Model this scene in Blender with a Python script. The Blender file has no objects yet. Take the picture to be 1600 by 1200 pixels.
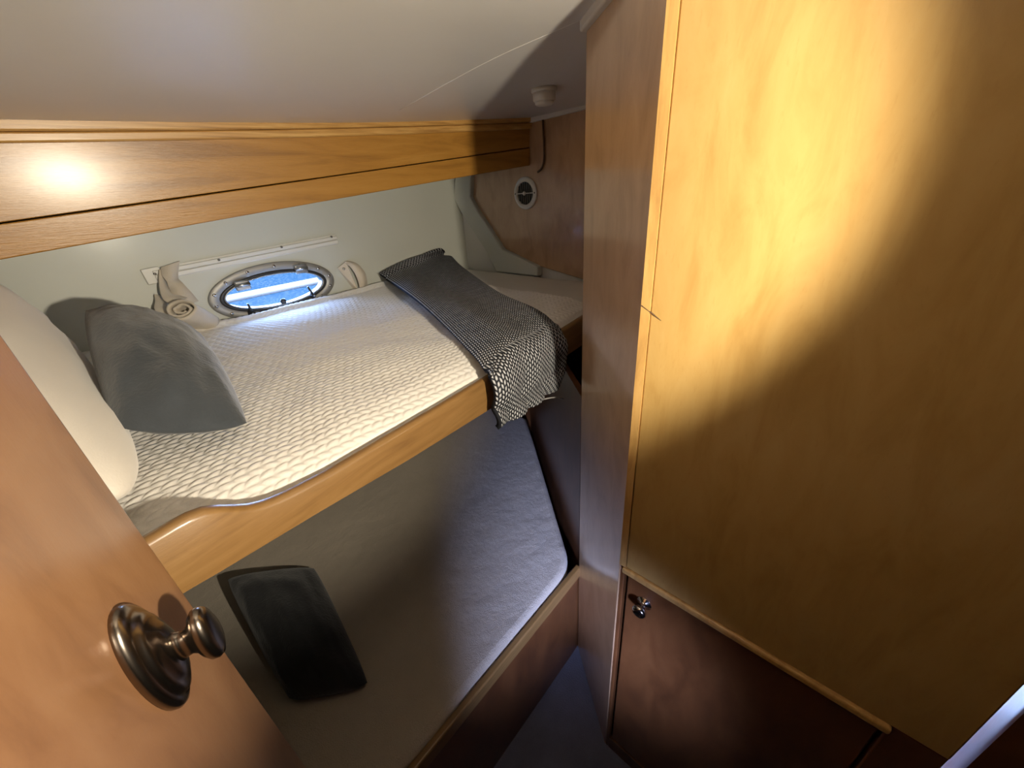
import bpy, bmesh, math, random
import numpy as np
from mathutils import Vector, Matrix, noise as mnoise

random.seed(7)
sc = bpy.context.scene
COL = sc.collection

# ------------------------------------------------------------------ camera
# world: X along the berths (forward), Y towards the hull, Z up; metres
FPX, CH = 600.0, 1.35
_d = np.array([92, 1185, FPX]); _d = _d / np.linalg.norm(_d); _up = -_d
_a = np.array([630, -360, FPX]); _a = _a / np.linalg.norm(_a)
_X = _a - (_a @ _up) * _up; _X = _X / np.linalg.norm(_X)
_Y = np.cross(_up, _X)
MC = np.stack([_X, _Y, _up])
CAM = np.array([0, 0, CH])
cam_d = bpy.data.cameras.new('camera'); cam = bpy.data.objects.new('camera', cam_d); COL.objects.link(cam)
cam_d.sensor_fit = 'HORIZONTAL'; cam_d.sensor_width = 36.0; cam_d.lens = 36.0 * FPX / 1600.0
cam_d.clip_start = 0.01
R = np.stack([MC[:, 0], -MC[:, 1], -MC[:, 2]], axis=1)
m4 = Matrix.Identity(4)
for i in range(3):
    for j in range(3): m4[i][j] = float(R[i, j])
m4[2][3] = CH
cam.matrix_world = m4
sc.camera = cam

# ------------------------------------------------------------------ world + lights
W = bpy.data.worlds.new('sky'); sc.world = W; W.use_nodes = True
bg = W.node_tree.nodes['Background']
bg.inputs[0].default_value = (0.40, 0.57, 1.0, 1); bg.inputs[1].default_value = 30.0

def light(name, kind, loc, target, energy, color, **kw):
    d = bpy.data.lights.new(name, kind); o = bpy.data.objects.new(name, d); COL.objects.link(o)
    d.energy = energy; d.color = color
    for k, v in kw.items(): setattr(d, k, v)
    o.location = loc
    o.rotation_euler = (Vector(target) - Vector(loc)).to_track_quat('-Z', 'Y').to_euler()
    return o
LAMP = (0.153, -0.302, 1.30)
az, el = math.radians(87), math.radians(4)
light('reading_spot', 'SPOT', LAMP, (LAMP[0] + math.cos(az) * math.cos(el), LAMP[1] + math.sin(az) * math.cos(el), LAMP[2] + math.sin(el)),
      26.0, (1.0, 0.885, 0.69), spot_size=math.radians(90), spot_blend=0.35, shadow_soft_size=0.012)
light('doorway_daylight', 'AREA', (-0.445, -0.56, 0.88), (0.60, 0.45, 0.34), 1.15, (0.45, 0.56, 1.0),
      shape='RECTANGLE', size=0.08, size_y=0.20, spread=math.radians(26))
por = light('porthole_portal', 'AREA', (0.40, 1.47, 1.115), (0.40, 0.0, 1.115), 1.0, (1, 1, 1), shape='RECTANGLE', size=0.36, size_y=0.16)
por.data.cycles.is_portal = True

sc.view_settings.view_transform = 'Standard'; sc.view_settings.look = 'None'
sc.view_settings.gamma = 1.0; sc.view_settings.use_curve_mapping = False
sc.view_settings.exposure = 0.78
sc.cycles.use_denoising = True

# ------------------------------------------------------------------ pixel -> point on a plane of the place
def ray(px, py):
    v = MC @ np.array([px - 800.0, py - 600.0, FPX]); return v / np.linalg.norm(v)
def at(px, py, axis, val):
    v = ray(px, py); t = (val - CAM[axis]) / v[axis]; return Vector(CAM + v * t)
def onp(px, py, p0, n):
    v = ray(px, py); n = np.array(n, float); t = ((np.array(p0, float) - CAM) @ n) / (v @ n); return Vector(CAM + v * t)

# ------------------------------------------------------------------ materials
def mat(name, color, rough=0.5, metal=0.0, coat=0.0, coat_rough=0.1, spec=0.5):
    m = bpy.data.materials.new(name); m.use_nodes = True
    b = m.node_tree.nodes['Principled BSDF']
    b.inputs['Base Color'].default_value = (*color, 1); b.inputs['Roughness'].default_value = rough
    b.inputs['Metallic'].default_value = metal; b.inputs['Coat Weight'].default_value = coat
    b.inputs['Coat Roughness'].default_value = coat_rough; b.inputs['Specular IOR Level'].default_value = spec
    return m
def nd(m, t, **kw):
    n = m.node_tree.nodes.new(t)
    for k, v in kw.items(): setattr(n, k, v)
    return n
def lk(m, a, b): m.node_tree.links.new(a, b)
def bsdf(m): return m.node_tree.nodes['Principled BSDF']
def ramp(m, src, stops):
    r = nd(m, 'ShaderNodeValToRGB'); e = r.color_ramp.elements
    while len(e) < len(stops): e.new(0.5)
    for i, (p, c) in enumerate(stops):
        e[i].position = p; e[i].color = (*c, 1) if len(c) == 3 else c
    lk(m, src, r.inputs['Fac']); return r
def coords(m, scale=(1, 1, 1), rot=(0, 0, 0)):
    tc = nd(m, 'ShaderNodeTexCoord'); mp = nd(m, 'ShaderNodeMapping')
    mp.inputs['Scale'].default_value = scale; mp.inputs['Rotation'].default_value = rot
    lk(m, tc.outputs['Object'], mp.inputs['Vector']); return mp.outputs['Vector']
def noise(m, vec, scale, detail=4, rough=0.55, dist=0.0):
    n = nd(m, 'ShaderNodeTexNoise'); n.inputs['Scale'].default_value = scale; n.inputs['Detail'].default_value = detail
    n.inputs['Roughness'].default_value = rough; n.inputs['Distortion'].default_value = dist
    lk(m, vec, n.inputs['Vector']); return n.outputs['Fac']
def bump(m, h, strength, dist=0.01):
    b = nd(m, 'ShaderNodeBump'); b.inputs['Strength'].default_value = strength; b.inputs['Distance'].default_value = dist
    lk(m, h, b.inputs['Height']); lk(m, b.outputs['Normal'], bsdf(m).inputs['Normal']); return b
def mixc(m, fac, a, b, mode='MIX'):
    x = nd(m, 'ShaderNodeMix', data_type='RGBA', blend_type=mode)
    if isinstance(fac, (int, float)): x.inputs[0].default_value = fac
    else: lk(m, fac, x.inputs[0])
    for s, v in ((6, a), (7, b)):
        if isinstance(v, tuple): x.inputs[s].default_value = (*v, 1)
        else: lk(m, v, x.inputs[s])
    return x.outputs[2]

def wood(name, c_dark, c_mid, c_light, grain, rough=0.32, coat=0.5, coat_rough=0.15, fleck=0.25, bmp=0.06):
    """grain = mapping scale: small along the grain"""
    m = mat(name, c_mid, rough, 0, coat, coat_rough)
    v = coords(m, grain)
    n1 = noise(m, v, 6.0, 6, 0.6, 0.6)
    r = ramp(m, n1, [(0.28, c_dark), (0.5, c_mid), (0.75, c_light)])
    v2 = coords(m, tuple(g * 2.2 for g in grain))
    n2 = noise(m, v2, 26.0, 3, 0.6)
    f = ramp(m, n2, [(0.60, (0, 0, 0)), (0.74, (1, 1, 1))])
    mul = nd(m, 'ShaderNodeMath', operation='MULTIPLY'); mul.inputs[1].default_value = fleck
    lk(m, f.outputs['Color'], mul.inputs[0])
    c = mixc(m, mul.outputs[0], r.outputs['Color'], c_dark)
    lk(m, c, bsdf(m).inputs['Base Color'])
    bump(m, n2, bmp, 0.002)
    return m

M = {}
M['wood_cabinet'] = wood('varnished_cabinet_wood', (0.28, 0.125, 0.020), (0.42, 0.20, 0.033), (0.49, 0.25, 0.05), (0.5, 3, 7), 0.36, 0.45, 0.21, 0.25, 0.28)
M['wood_strip'] = wood('pale_moulding_wood', (0.33, 0.16, 0.04), (0.56, 0.31, 0.09), (0.70, 0.44, 0.16), (0.35, 8, 22), 0.35, 0.5, 0.15, 0.6)
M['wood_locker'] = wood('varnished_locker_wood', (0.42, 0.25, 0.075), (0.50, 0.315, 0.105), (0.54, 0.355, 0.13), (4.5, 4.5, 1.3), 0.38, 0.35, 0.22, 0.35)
M['wood_edge'] = wood('worn_edge_wood', (0.40, 0.22, 0.07), (0.58, 0.34, 0.11), (0.66, 0.42, 0.16), (9, 9, 1.5), 0.45, 0.3, 0.2, 0.5)
M['wood_bulk'] = wood('bulkhead_wood', (0.38, 0.225, 0.12), (0.48, 0.295, 0.165), (0.54, 0.345, 0.20), (4, 4, 1.6), 0.30, 1.0, 0.12, 0.15, 0.10)
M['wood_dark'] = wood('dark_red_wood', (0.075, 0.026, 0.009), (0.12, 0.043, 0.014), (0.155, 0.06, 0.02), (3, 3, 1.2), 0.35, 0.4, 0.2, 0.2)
M['wood_bunk'] = wood('bunk_board_wood', (0.16, 0.082, 0.026), (0.21, 0.112, 0.036), (0.25, 0.14, 0.05), (1.0, 6, 12), 0.40, 0.4, 0.2, 0.25)
M['wood_door'] = wood('door_wood', (0.17, 0.08, 0.036), (0.225, 0.112, 0.052), (0.26, 0.138, 0.068), (4, 4, 1.4), 0.38, 0.5, 0.25, 0.15)

def paint(name, c, rough, b=0.03, coat=0.0):
    m = mat(name, c, rough, 0, coat, 0.2)
    n = noise(m, coords(m), 3.0, 5); r = ramp(m, n, [(0.3, tuple(x * 0.94 for x in c)), (0.7, c)])
    lk(m, r.outputs['Color'], bsdf(m).inputs['Base Color'])
    bump(m, noise(m, coords(m), 18.0, 3), b, 0.01); return m
M['ceil'] = paint('ceiling_gloss_paint', (0.70, 0.68, 0.65), 0.34, 0.05, 0.25)
M['hull'] = paint('hull_liner_paint', (0.60, 0.61, 0.545), 0.45, 0.05, 0.1)
M['trim'] = paint('white_trim_paint', (0.74, 0.72, 0.68), 0.4, 0.03)
M['rail'] = paint('rail_white_plastic', (0.74, 0.73, 0.68), 0.38, 0.02)

def fabric(name, c, scale=260.0, strength=0.25, rough=0.9, var=0.12, big=0.0):
    m = mat(name, c, rough, spec=0.2)
    bsdf(m).inputs['Sheen Weight'].default_value = 0.25
    n = noise(m, coords(m), 7.0, 5, 0.6)
    r = ramp(m, n, [(0.3, tuple(x * (1 - var) for x in c)), (0.7, tuple(min(1, x * (1 + var)) for x in c))])
    lk(m, r.outputs['Color'], bsdf(m).inputs['Base Color'])
    h = noise(m, coords(m), scale, 2)
    if big:
        h2 = noise(m, coords(m), 22.0, 4); a = nd(m, 'ShaderNodeMath', operation='MULTIPLY_ADD')
        lk(m, h2, a.inputs[0]); a.inputs[1].default_value = big; lk(m, h, a.inputs[2]); h = a.outputs[0]
    bump(m, h, strength, 0.003); return m
M['quilt'] = fabric('white_quilt_cotton', (0.80, 0.77, 0.72), 500, 0.15, 0.85, 0.03)
M['sheet'] = fabric('white_sheet', (0.68, 0.65, 0.60), 500, 0.12, 0.9, 0.03)
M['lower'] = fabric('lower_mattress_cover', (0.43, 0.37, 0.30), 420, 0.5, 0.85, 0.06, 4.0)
M['pillow'] = fabric('white_pillowcase', (0.70, 0.65, 0.58), 400, 0.12, 0.9, 0.02)
M['grey'] = fabric('grey_velvet', (0.056, 0.064, 0.074), 160, 0.4, 0.8, 0.22)
M['charcoal'] = fabric('charcoal_velvet', (0.020, 0.021, 0.023), 160, 0.4, 0.85, 0.25)
M['canvas'] = fabric('beige_canvas', (0.62, 0.55, 0.45), 600, 0.3, 0.85, 0.10)
M['carpet'] = fabric('blue_grey_carpet', (0.15, 0.16, 0.22), 220, 0.9, 0.95, 0.18)
M['steel'] = mat('brushed_steel', (0.50, 0.50, 0.50), 0.32, 1.0)
M['steel_frame'] = mat('porthole_frame_steel', (0.33, 0.32, 0.30), 0.48, 0.6)
M['rubber'] = mat('black_rubber', (0.02, 0.02, 0.022), 0.45)
M['dark'] = mat('vent_black', (0.008, 0.008, 0.01), 0.6)
M['screw'] = mat('screw_dark', (0.16, 0.15, 0.14), 0.4, 0.9)
M['pewter'] = mat('door_knob_pewter', (0.21, 0.175, 0.145), 0.24, 1.0)
M['chrome'] = mat('chrome_knob', (0.55, 0.52, 0.50), 0.15, 1.0)
M['plastic'] = mat('white_plastic', (0.72, 0.70, 0.66), 0.4)
M['dark_streak'] = mat('shadow_scratch_brown', (0.09, 0.045, 0.02), 0.5)
M['yarn'] = mat('grey_yarn', (0.42, 0.41, 0.40), 0.9)
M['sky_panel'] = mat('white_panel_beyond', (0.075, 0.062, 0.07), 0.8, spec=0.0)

# knitted throw: rows of V stitches, light yarn over dark gaps (UV in stitch units)
def knit():
    m = mat('grey_knit_wool', (0.2, 0.21, 0.23), 0.95, spec=0.1)
    uv = nd(m, 'ShaderNodeUVMap'); sp = nd(m, 'ShaderNodeSeparateXYZ'); lk(m, uv.outputs['UV'], sp.inputs[0])
    def math_(op, a, b=None, c=None):
        n = nd(m, 'ShaderNodeMath', operation=op)
        for i, x in enumerate((a, b, c)):
            if x is None: continue
            if isinstance(x, (int, float)): n.inputs[i].default_value = x
            else: lk(m, x, n.inputs[i])
        return n.outputs[0]
    u, v = sp.outputs[0], sp.outputs[1]
    u2 = math_('MULTIPLY', u, 2.0); col = math_('FLOOR', u2); fu = math_('SUBTRACT', math_('FRACT', u2), 0.5)
    odd = math_('SUBTRACT', math_('MULTIPLY', math_('FRACT', math_('MULTIPLY', col, 0.5)), 4.0), 1.0)      # -1 / +1 slant
    ph = math_('ADD', math_('ADD', v, math_('MULTIPLY', math_('FRACT', math_('MULTIPLY', col, 0.5)), 1.0)), math_('MULTIPLY', math_('MULTIPLY', odd, fu), 0.35))
    s = math_('ABSOLUTE', math_('SINE', math_('MULTIPLY', ph, math.pi)))
    e = math_('SUBTRACT', 1.0, math_('POWER', math_('MULTIPLY', math_('ABSOLUTE', fu), 2.0), 2.0))
    h = math_('MULTIPLY', math_('POWER', s, 0.8), math_('MAXIMUM', e, 0.0))
    n = noise(m, coords(m), 60.0, 3)
    hh = math_('MULTIPLY', h, math_('ADD', 0.7, math_('MULTIPLY', n, 0.6)))
    r = ramp(m, hh, [(0.16, (0.018, 0.019, 0.024)), (0.48, (0.15, 0.157, 0.175)), (0.82, (0.58, 0.59, 0.62))])
    lk(m, r.outputs['Color'], bsdf(m).inputs['Base Color'])
    bump(m, h, 0.9, 0.006); return m
M['knit'] = knit()

def glass():
    m = bpy.data.materials.new('porthole_glass'); m.use_nodes = True; nt = m.node_tree; nt.nodes.clear()
    o = nt.nodes.new('ShaderNodeOutputMaterial'); mx = nt.nodes.new('ShaderNodeMixShader'); t = nt.nodes.new('ShaderNodeBsdfTransparent')
    g = nt.nodes.new('ShaderNodeBsdfGlossy'); f = nt.nodes.new('ShaderNodeFresnel'); f.inputs[0].default_value = 1.45
    g.inputs['Roughness'].default_value = 0.02; t.inputs[0].default_value = (0.93, 0.97, 1.0, 1)
    nt.links.new(f.outputs[0], mx.inputs[0]); nt.links.new(t.outputs[0], mx.inputs[1]); nt.links.new(g.outputs[0], mx.inputs[2])
    nt.links.new(mx.outputs[0], o.inputs[0]); return m
M['glass'] = glass()
def water():
    m = mat('sparkling_blue_water', (0.03, 0.06, 0.08), 0.9, spec=0.0)
    n = noise(m, coords(m, (1.0, 0.35, 1)), 45.0, 4, 0.8)
    r = ramp(m, n, [(0.36, (0.005, 0.012, 0.018)), (0.52, (0.008, 0.016, 0.021)), (0.66, (0.028, 0.03, 0.03))])  # paler flecks are the sparkle, put into the base colour
    lk(m, r.outputs['Color'], bsdf(m).inputs['Base Color']); bump(m, n, 0.4, 0.03); return m
M['water'] = water()
M['dock'] = mat('white_dock', (0.085, 0.07, 0.06), 0.9, spec=0.0)

# ------------------------------------------------------------------ mesh helpers
def mesh(name, verts, faces, m, parent=None, smooth=False, uvs=None):
    me = bpy.data.meshes.new(name); me.from_pydata([tuple(v) for v in verts], [], faces); me.update()
    bm = bmesh.new(); bm.from_mesh(me); bmesh.ops.recalc_face_normals(bm, faces=bm.faces); bm.to_mesh(me); bm.free()
    if uvs is not None:
        l = me.uv_layers.new(name='UVMap')
        for lp in me.loops: l.data[lp.index].uv = uvs[lp.vertex_index]
    if m is not None: me.materials.append(m)
    if smooth: me.polygons.foreach_set('use_smooth', [True] * len(me.polygons))
    o = bpy.data.objects.new(name, me); COL.objects.link(o)
    if parent is not None:
        o.parent = parent; o.matrix_parent_inverse = Matrix.Translation(-root_loc(parent))
    return o
def root_loc(p):
    v = Vector(p.location)
    while p.parent is not None: p = p.parent; v = v + (Vector(p.location) if p.type == 'EMPTY' else Vector((0, 0, 0)))
    return v
def tag(o, label=None, cat=None, group=None, kind=None):
    if label: o['label'] = label
    if cat: o['category'] = cat
    if group: o['group'] = group
    if kind: o['kind'] = kind
    return o
def thing(name, label, cat, loc, group=None):
    o = bpy.data.objects.new(name, None); o.location = loc; o.empty_display_size = 0.03; COL.objects.link(o)
    return tag(o, label, cat, group)
def sub(name, verts, faces, m, part, smooth=False):
    """a sub-part: child of a mesh part; all meshes hold world coordinates"""
    o = mesh(name, verts, faces, m, None, smooth); o.parent = part
    # part's world matrix is identity, so a plain parent keeps world coordinates
    return o
def bevel(o, w, seg=2, ang=35):
    b = o.modifiers.new('bevel', 'BEVEL'); b.width = w; b.segments = seg; b.limit_method = 'ANGLE'; b.angle_limit = math.radians(ang)
    o.data.polygons.foreach_set('use_smooth', [True] * len(o.data.polygons))
    try: o.data.set_sharp_from_angle(angle=math.radians(40))
    except Exception: pass
    return o
def box_vf(x0, x1, y0, y1, z0, z1):
    v = [(x, y, z) for x in (x0, x1) for y in (y0, y1) for z in (z0, z1)]
    f = [(0, 1, 3, 2), (4, 6, 7, 5), (0, 4, 5, 1), (2, 3, 7, 6), (0, 2, 6, 4), (1, 5, 7, 3)]
    return v, f
def prism_vf(poly, off):
    """poly = list of 3D points (planar), extruded by vector off"""
    n = len(poly); off = Vector(off)
    v = [Vector(p) for p in poly] + [Vector(p) + off for p in poly]
    f = [tuple(range(n)), tuple(range(2 * n - 1, n - 1, -1))]
    for i in range(n):
        j = (i + 1) % n; f.append((i, j, n + j, n + i))
    return v, f
def frame_of(ax):
    ax = Vector(ax).normalized(); t = Vector((0, 0, 1)) if abs(ax.z) < 0.9 else Vector((1, 0, 0))
    u = ax.cross(t).normalized(); w = ax.cross(u).normalized(); return ax, u, w
def lathe_vf(base, ax, prof, seg=28, u=None, su=1.0, sw=1.0):
    """prof: list of (r, s) along ax; su, sw stretch the two radial axes"""
    a, uu, w = frame_of(ax)
    if u is not None: uu = Vector(u).normalized(); w = a.cross(uu).normalized()
    base = Vector(base); v = []; f = []
    for r, s in prof:
        for k in range(seg):
            t = 2 * math.pi * k / seg
            v.append(base + a * s + uu * (r * math.cos(t) * su) + w * (r * math.sin(t) * sw))
    for i in range(len(prof) - 1):
        for k in range(seg):
            k2 = (k + 1) % seg; f.append((i * seg + k, i * seg + k2, (i + 1) * seg + k2, (i + 1) * seg + k))
    f.append(tuple(range(seg))[::-1]); f.append(tuple((len(prof) - 1) * seg + k for k in range(seg)))
    return v, f
def tube_vf(path, r, seg=8):
    path = [Vector(p) for p in path]; v = []; f = []
    n = len(path); prev = None
    for i, p in enumerate(path):
        d = (path[min(i + 1, n - 1)] - path[max(i - 1, 0)]).normalized()
        if prev is None: _, u, w = frame_of(d)
        else:
            u = (prev - d * prev.dot(d)).normalized(); w = d.cross(u)
        prev = u; rr = r[i] if isinstance(r, (list, tuple)) else r
        for k in range(seg):
            t = 2 * math.pi * k / seg; v.append(p + u * (rr * math.cos(t)) + w * (rr * math.sin(t)))
    for i in range(n - 1):
        for k in range(seg):
            k2 = (k + 1) % seg; f.append((i * seg + k, i * seg + k2, (i + 1) * seg + k2, (i + 1) * seg + k))
    f.append(tuple(range(seg))[::-1]); f.append(tuple((n - 1) * seg + k for k in range(seg)))
    return v, f
def grid_vf(fn, nu, nv):
    v = [fn(i / (nu - 1), j / (nv - 1)) for i in range(nu) for j in range(nv)]
    f = [(i * nv + j, (i + 1) * nv + j, (i + 1) * nv + j + 1, i * nv + j + 1) for i in range(nu - 1) for j in range(nv - 1)]
    return v, f
def merge(*vfs):
    V, F = [], []
    for v, f in vfs:
        o = len(V); V += list(v); F += [tuple(i + o for i in q) for q in f]
    return V, F
def catmull(pts, n):
    pts = [Vector(p) for p in pts]; out = []
    N = len(pts) - 1
    for i in range(n):
        t = i / (n - 1) * N; k = min(int(t), N - 1); t -= k
        p0, p1, p2, p3 = pts[max(k - 1, 0)], pts[k], pts[k + 1], pts[min(k + 2, N)]
        out.append(0.5 * ((2 * p1) + (p2 - p0) * t + (2 * p0 - 5 * p1 + 4 * p2 - p3) * t * t + (3 * p1 - p0 - 3 * p2 + p3) * t ** 3))
    return out

# ------------------------------------------------------------------ dimensions
XB, XA = 1.20, -0.46          # fore and aft bulkheads
YH = 1.40                     # hull liner
YR = -1.25                    # side wall behind the camera
CX, CY = 0.467, 0.210         # corner of the locker
NX, NY = 0.627, 0.402         # far edge of its angled side
def ycab(x): return 1.15 + 0.02 * x - 0.125 * x * x
def zceil(x, y):
    zc = 1.509 + 0.036 * min(max(x, -0.6), 1.2)
    t = max(0.0, min(1.0, (ycab(x) - y) / 0.6)); t = t * t * (3 - 2 * t)
    z = zc + (1.560 - zc) * t
    return z + 0.012 * max(0.0, x - 0.66) * (1 - t)
def yfront(x): return 0.425 + 0.13 * x   # front line of the upper bunk

# ------------------------------------------------------------------ setting
def struct(name, vf, m, smooth=False): return tag(mesh(name, vf[0], vf[1], m, None, smooth), kind='structure')
v, f = box_vf(XA - 0.04, XB + 0.04, YR - 0.04, YH, -0.04, 0.0)
tag(struct('floor', (v, f), M['carpet']), 'blue grey carpeted cabin floor between berth and locker')

# ceiling: slightly cambered sheet with thickness
def cf(u, w):
    x = XA - 0.04 + u * (XB + 0.06 - XA + 0.04); y = YR - 0.04 + w * (YH + 0.02 - YR + 0.04)
    return Vector((x, y, zceil(x, y)))
v, f = grid_vf(cf, 40, 60); n = len(v)
v2 = [p + Vector((0, 0, 0.05)) for p in v]
ce = struct('ceiling', merge((v, f), (v2, f)), M['ceil'], True)
tag(ce, 'glossy off-white cabin ceiling')
# ceiling seam
p0, p1 = at(629, 158, 2, 1.552), at(818, 70, 2, 1.56)
path = [p0.lerp(p1, t / 12 * 1.9 - 0.05) for t in range(13)]
path = [Vector((p.x, p.y, zceil(p.x, p.y) + 0.0004)) for p in path if p.y < 1.02]
tag(struct('trim_1', tube_vf(path, 0.0009, 6), M['trim'], True), 'thin raised seam across the off-white ceiling')

# hull side with an elliptical hole for the porthole
PC = Vector((0.397, YH, 1.117)); PA, PB = 0.160, 0.060   # half axes of the opening
def hull_wall():
    x0, x1, z0, z1 = XA - 0.04, XB + 0.04, -0.04, 1.62
    angs = sorted(set([2 * math.pi * k / 96 for k in range(96)] + [math.atan2(z - PC.z, x - PC.x) % (2 * math.pi) for x in (x0, x1) for z in (z0, z1)]))
    inn, out = [], []
    for t in angs:
        c, s = math.cos(t), math.sin(t)
        r = 1 / math.sqrt((c / PA) ** 2 + (s / PB) ** 2); inn.append((PC.x + c * r, PC.z + s * r))
        k = min(((x1 - PC.x) / c if c > 1e-9 else (x0 - PC.x) / c if c < -1e-9 else 1e9), ((z1 - PC.z) / s if s > 1e-9 else (z0 - PC.z) / s if s < -1e-9 else 1e9))
        out.append((PC.x + c * k, PC.z + s * k))
    N = len(angs); V = []
    for y in (YH, YH + 0.05):
        V += [(x, y, z) for x, z in inn] + [(x, y, z) for x, z in out]
    F = []
    for k in range(N):
        k2 = (k + 1) % N
        F += [(k, k2, N + k2, N + k), (2 * N + k, 3 * N + k, 3 * N + k2, 2 * N + k2), (k, 2 * N + k, 2 * N + k2, k2), (N + k, N + k2, 3 * N + k2, 3 * N + k)]
    return V, F
tag(struct('wall_left', hull_wall(), M['hull']), 'off-white hull side behind the upper bunk')

# fore bulkhead, wood panel with a cut-off lower corner, in front of a white liner
tag(struct('wall_front', box_vf(XB + 0.012, XB + 0.05, 0.25, YH + 0.04, -0.04, 1.62), M['trim']), 'white liner behind the wooden end bulkhead')
bp = [at(735, 262, 0, XB), at(733, 309, 0, XB), at(745, 328, 0, XB), at(784, 388, 0, XB), at(800, 398, 0, XB), at(840, 415, 0, XB), at(912, 437, 0, XB)]
bp = bp + [Vector((XB, 0.40, 1.0)), Vector((XB, 0.40, 1.58)), Vector((XB, bp[0].y, 1.58))]
pv = prism_vf(bp, (0.012, 0, 0))
o = mesh('wall_bulkhead', pv[0], pv[1], M['wood_bulk']); tag(o, 'brown wooden end bulkhead panel with a cut lower corner', kind='structure'); o.name = 'wall_end'; bevel(o, 0.002)
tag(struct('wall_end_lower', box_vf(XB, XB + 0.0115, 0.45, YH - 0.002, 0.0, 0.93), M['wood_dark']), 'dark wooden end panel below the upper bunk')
# white moulding that follows the panel's cut corner
ml = [at(712, 262, 0, XB - 0.02), at(708, 309, 0, XB - 0.02), at(719, 330, 0, XB - 0.02), at(760, 394, 0, XB - 0.02)]
mr = [at(736, 262, 0, XB - 0.02), at(734, 309, 0, XB - 0.02), at(746, 330, 0, XB - 0.02), at(785, 390, 0, XB - 0.02)]
poly = ml + [at(775, 425, 0, XB - 0.02), at(840, 432, 0, XB - 0.02), at(840, 417, 0, XB - 0.02)] + mr[::-1]
pv = prism_vf(poly, (0.03, 0, 0)); o = struct('trim_2', pv, M['hull']); bevel(o, 0.005, 3); tag(o, 'off-white moulding around the cut corner of the wooden bulkhead')
# white strip at ceiling / bulkhead
a, b = at(822, 188, 0, XB - 0.012), at(960, 153, 0, XB - 0.012)
o = struct('trim_3', prism_vf([a + Vector((0, 0, 0.004)), b + Vector((0, 0, 0.004)), b + Vector((0, 0, -0.009)), a + Vector((0, 0, -0.009))], (0.012, 0, 0)), M['trim']); tag(o, 'narrow white strip where ceiling meets wooden bulkhead')
# walls behind the camera (solid, daylight lamp set just inside the aft one) and the wall beside the locker
tag(struct('wall_back', box_vf(XA - 0.04, XA, YR - 0.04, YH + 0.04, -0.04, 1.60), M['wood_dark']), 'wooden aft bulkhead behind the open door')
tag(struct('wall_right', box_vf(XA - 0.04, 0.70, YR - 0.04, YR, -0.04, 1.60), M['wood_dark']), 'dark wooden side wall out of view')
tag(struct('wall_beside_locker', box_vf(CX + 0.002, CX + 0.03, YR, -0.2265, -0.0, 1.56), M['wood_dark']), 'dark wooden panel right of the pale blue gap')

# ------------------------------------------------------------------ view outside the porthole
o = tag(mesh('water', *[[(-30, YH + 0.3, 0.45), (40, YH + 0.3, 0.45), (40, 60, 0.45), (-30, 60, 0.45)], [(0, 1, 2, 3)]], M['water']),
        'sparkling blue water outside the oval porthole', 'water', kind='stuff')
v, f = box_vf(-7, 9, 5.2, 5.4, 0.44, 0.505)
o = mesh('floating_dock', v, f, M['dock']); bevel(o, 0.03); tag(o, 'white floating dock seen as a band through the porthole', 'dock')

# ------------------------------------------------------------------ porthole window
win = tag(bpy.data.objects.new('window_1', None), 'oval steel porthole with blue glass in the hull side', kind='structure')
win.location = PC; COL.objects.link(win)
def ell_ring(a0, b0, a1, b1, y0, y1, seg=72, rnd=0.0):
    """ring between ellipse (a0,b0) inner and (a1,b1) outer, from y0 (room side) to y1"""
    rows = [(a0, b0, y1), (a0, b0, y0 + rnd), (a0 + rnd, b0 + rnd, y0), (a1 - rnd, b1 - rnd, y0), (a1, b1, y0 + rnd), (a1, b1, y1)]
    V, F = [], []
    for a_, b_, y in rows:
        for k in range(seg):
            t = 2 * math.pi * k / seg; V.append((PC.x + a_ * math.cos(t), y, PC.z + b_ * math.sin(t)))
    for i in range(len(rows)):
        i2 = (i + 1) % len(rows)
        for k in range(seg):
            k2 = (k + 1) % seg; F.append((i * seg + k, i * seg + k2, i2 * seg + k2, i2 * seg + k))
    return V, F
mesh('frame', *ell_ring(PA - 0.002, PB - 0.002, 0.186, 0.083, YH - 0.008, YH + 0.0005, rnd=0.002), M['steel_frame'], win, True)
mesh('gasket', *ell_ring(PA - 0.013, PB - 0.010, PA - 0.002, PB - 0.002, YH - 0.008, YH + 0.02, rnd=0.002), M['rubber'], win, True)
mesh('rim', *ell_ring(PA - 0.017, PB - 0.014, PA - 0.012, PB - 0.009, YH - 0.011, YH + 0.02, rnd=0.002), M['steel'], win, True)
seg = 64
V = [(PC.x + (PA - 0.015) * math.cos(2 * math.pi * k / seg), YH + y, PC.z + (PB - 0.012) * math.sin(2 * math.pi * k / seg)) for y in (0.006, 0.010) for k in range(seg)]
F = [tuple(range(seg)), tuple(range(2 * seg - 1, seg - 1, -1))] + [(k, (k + 1) % seg, seg + (k + 1) % seg, seg + k) for k in range(seg)]
mesh('pane', V, F, M['glass'], win)
scr = None
for k in range(14):
    t = 2 * math.pi * (k + 0.35) / 14
    c = Vector((PC.x + 0.1735 * math.cos(t), YH - 0.008, PC.z + 0.0715 * math.sin(t)))
    if scr is None:
        v, f = lathe_vf((0, 0, 0), (0, -1, 0), [(0.0048, -0.001), (0.0048, 0.0008), (0.0035, 0.002), (0.0008, 0.0022)], 12)
        scr = mesh('screw', v, f, M['chrome'], None, True); s = scr
    else: s = scr.copy(); COL.objects.link(s)
    s.parent = win; s.matrix_parent_inverse = Matrix.Identity(4); s.location = c - PC
def on_hull(px, py, d=0.0): return at(px, py, 1, YH - d)
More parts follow.
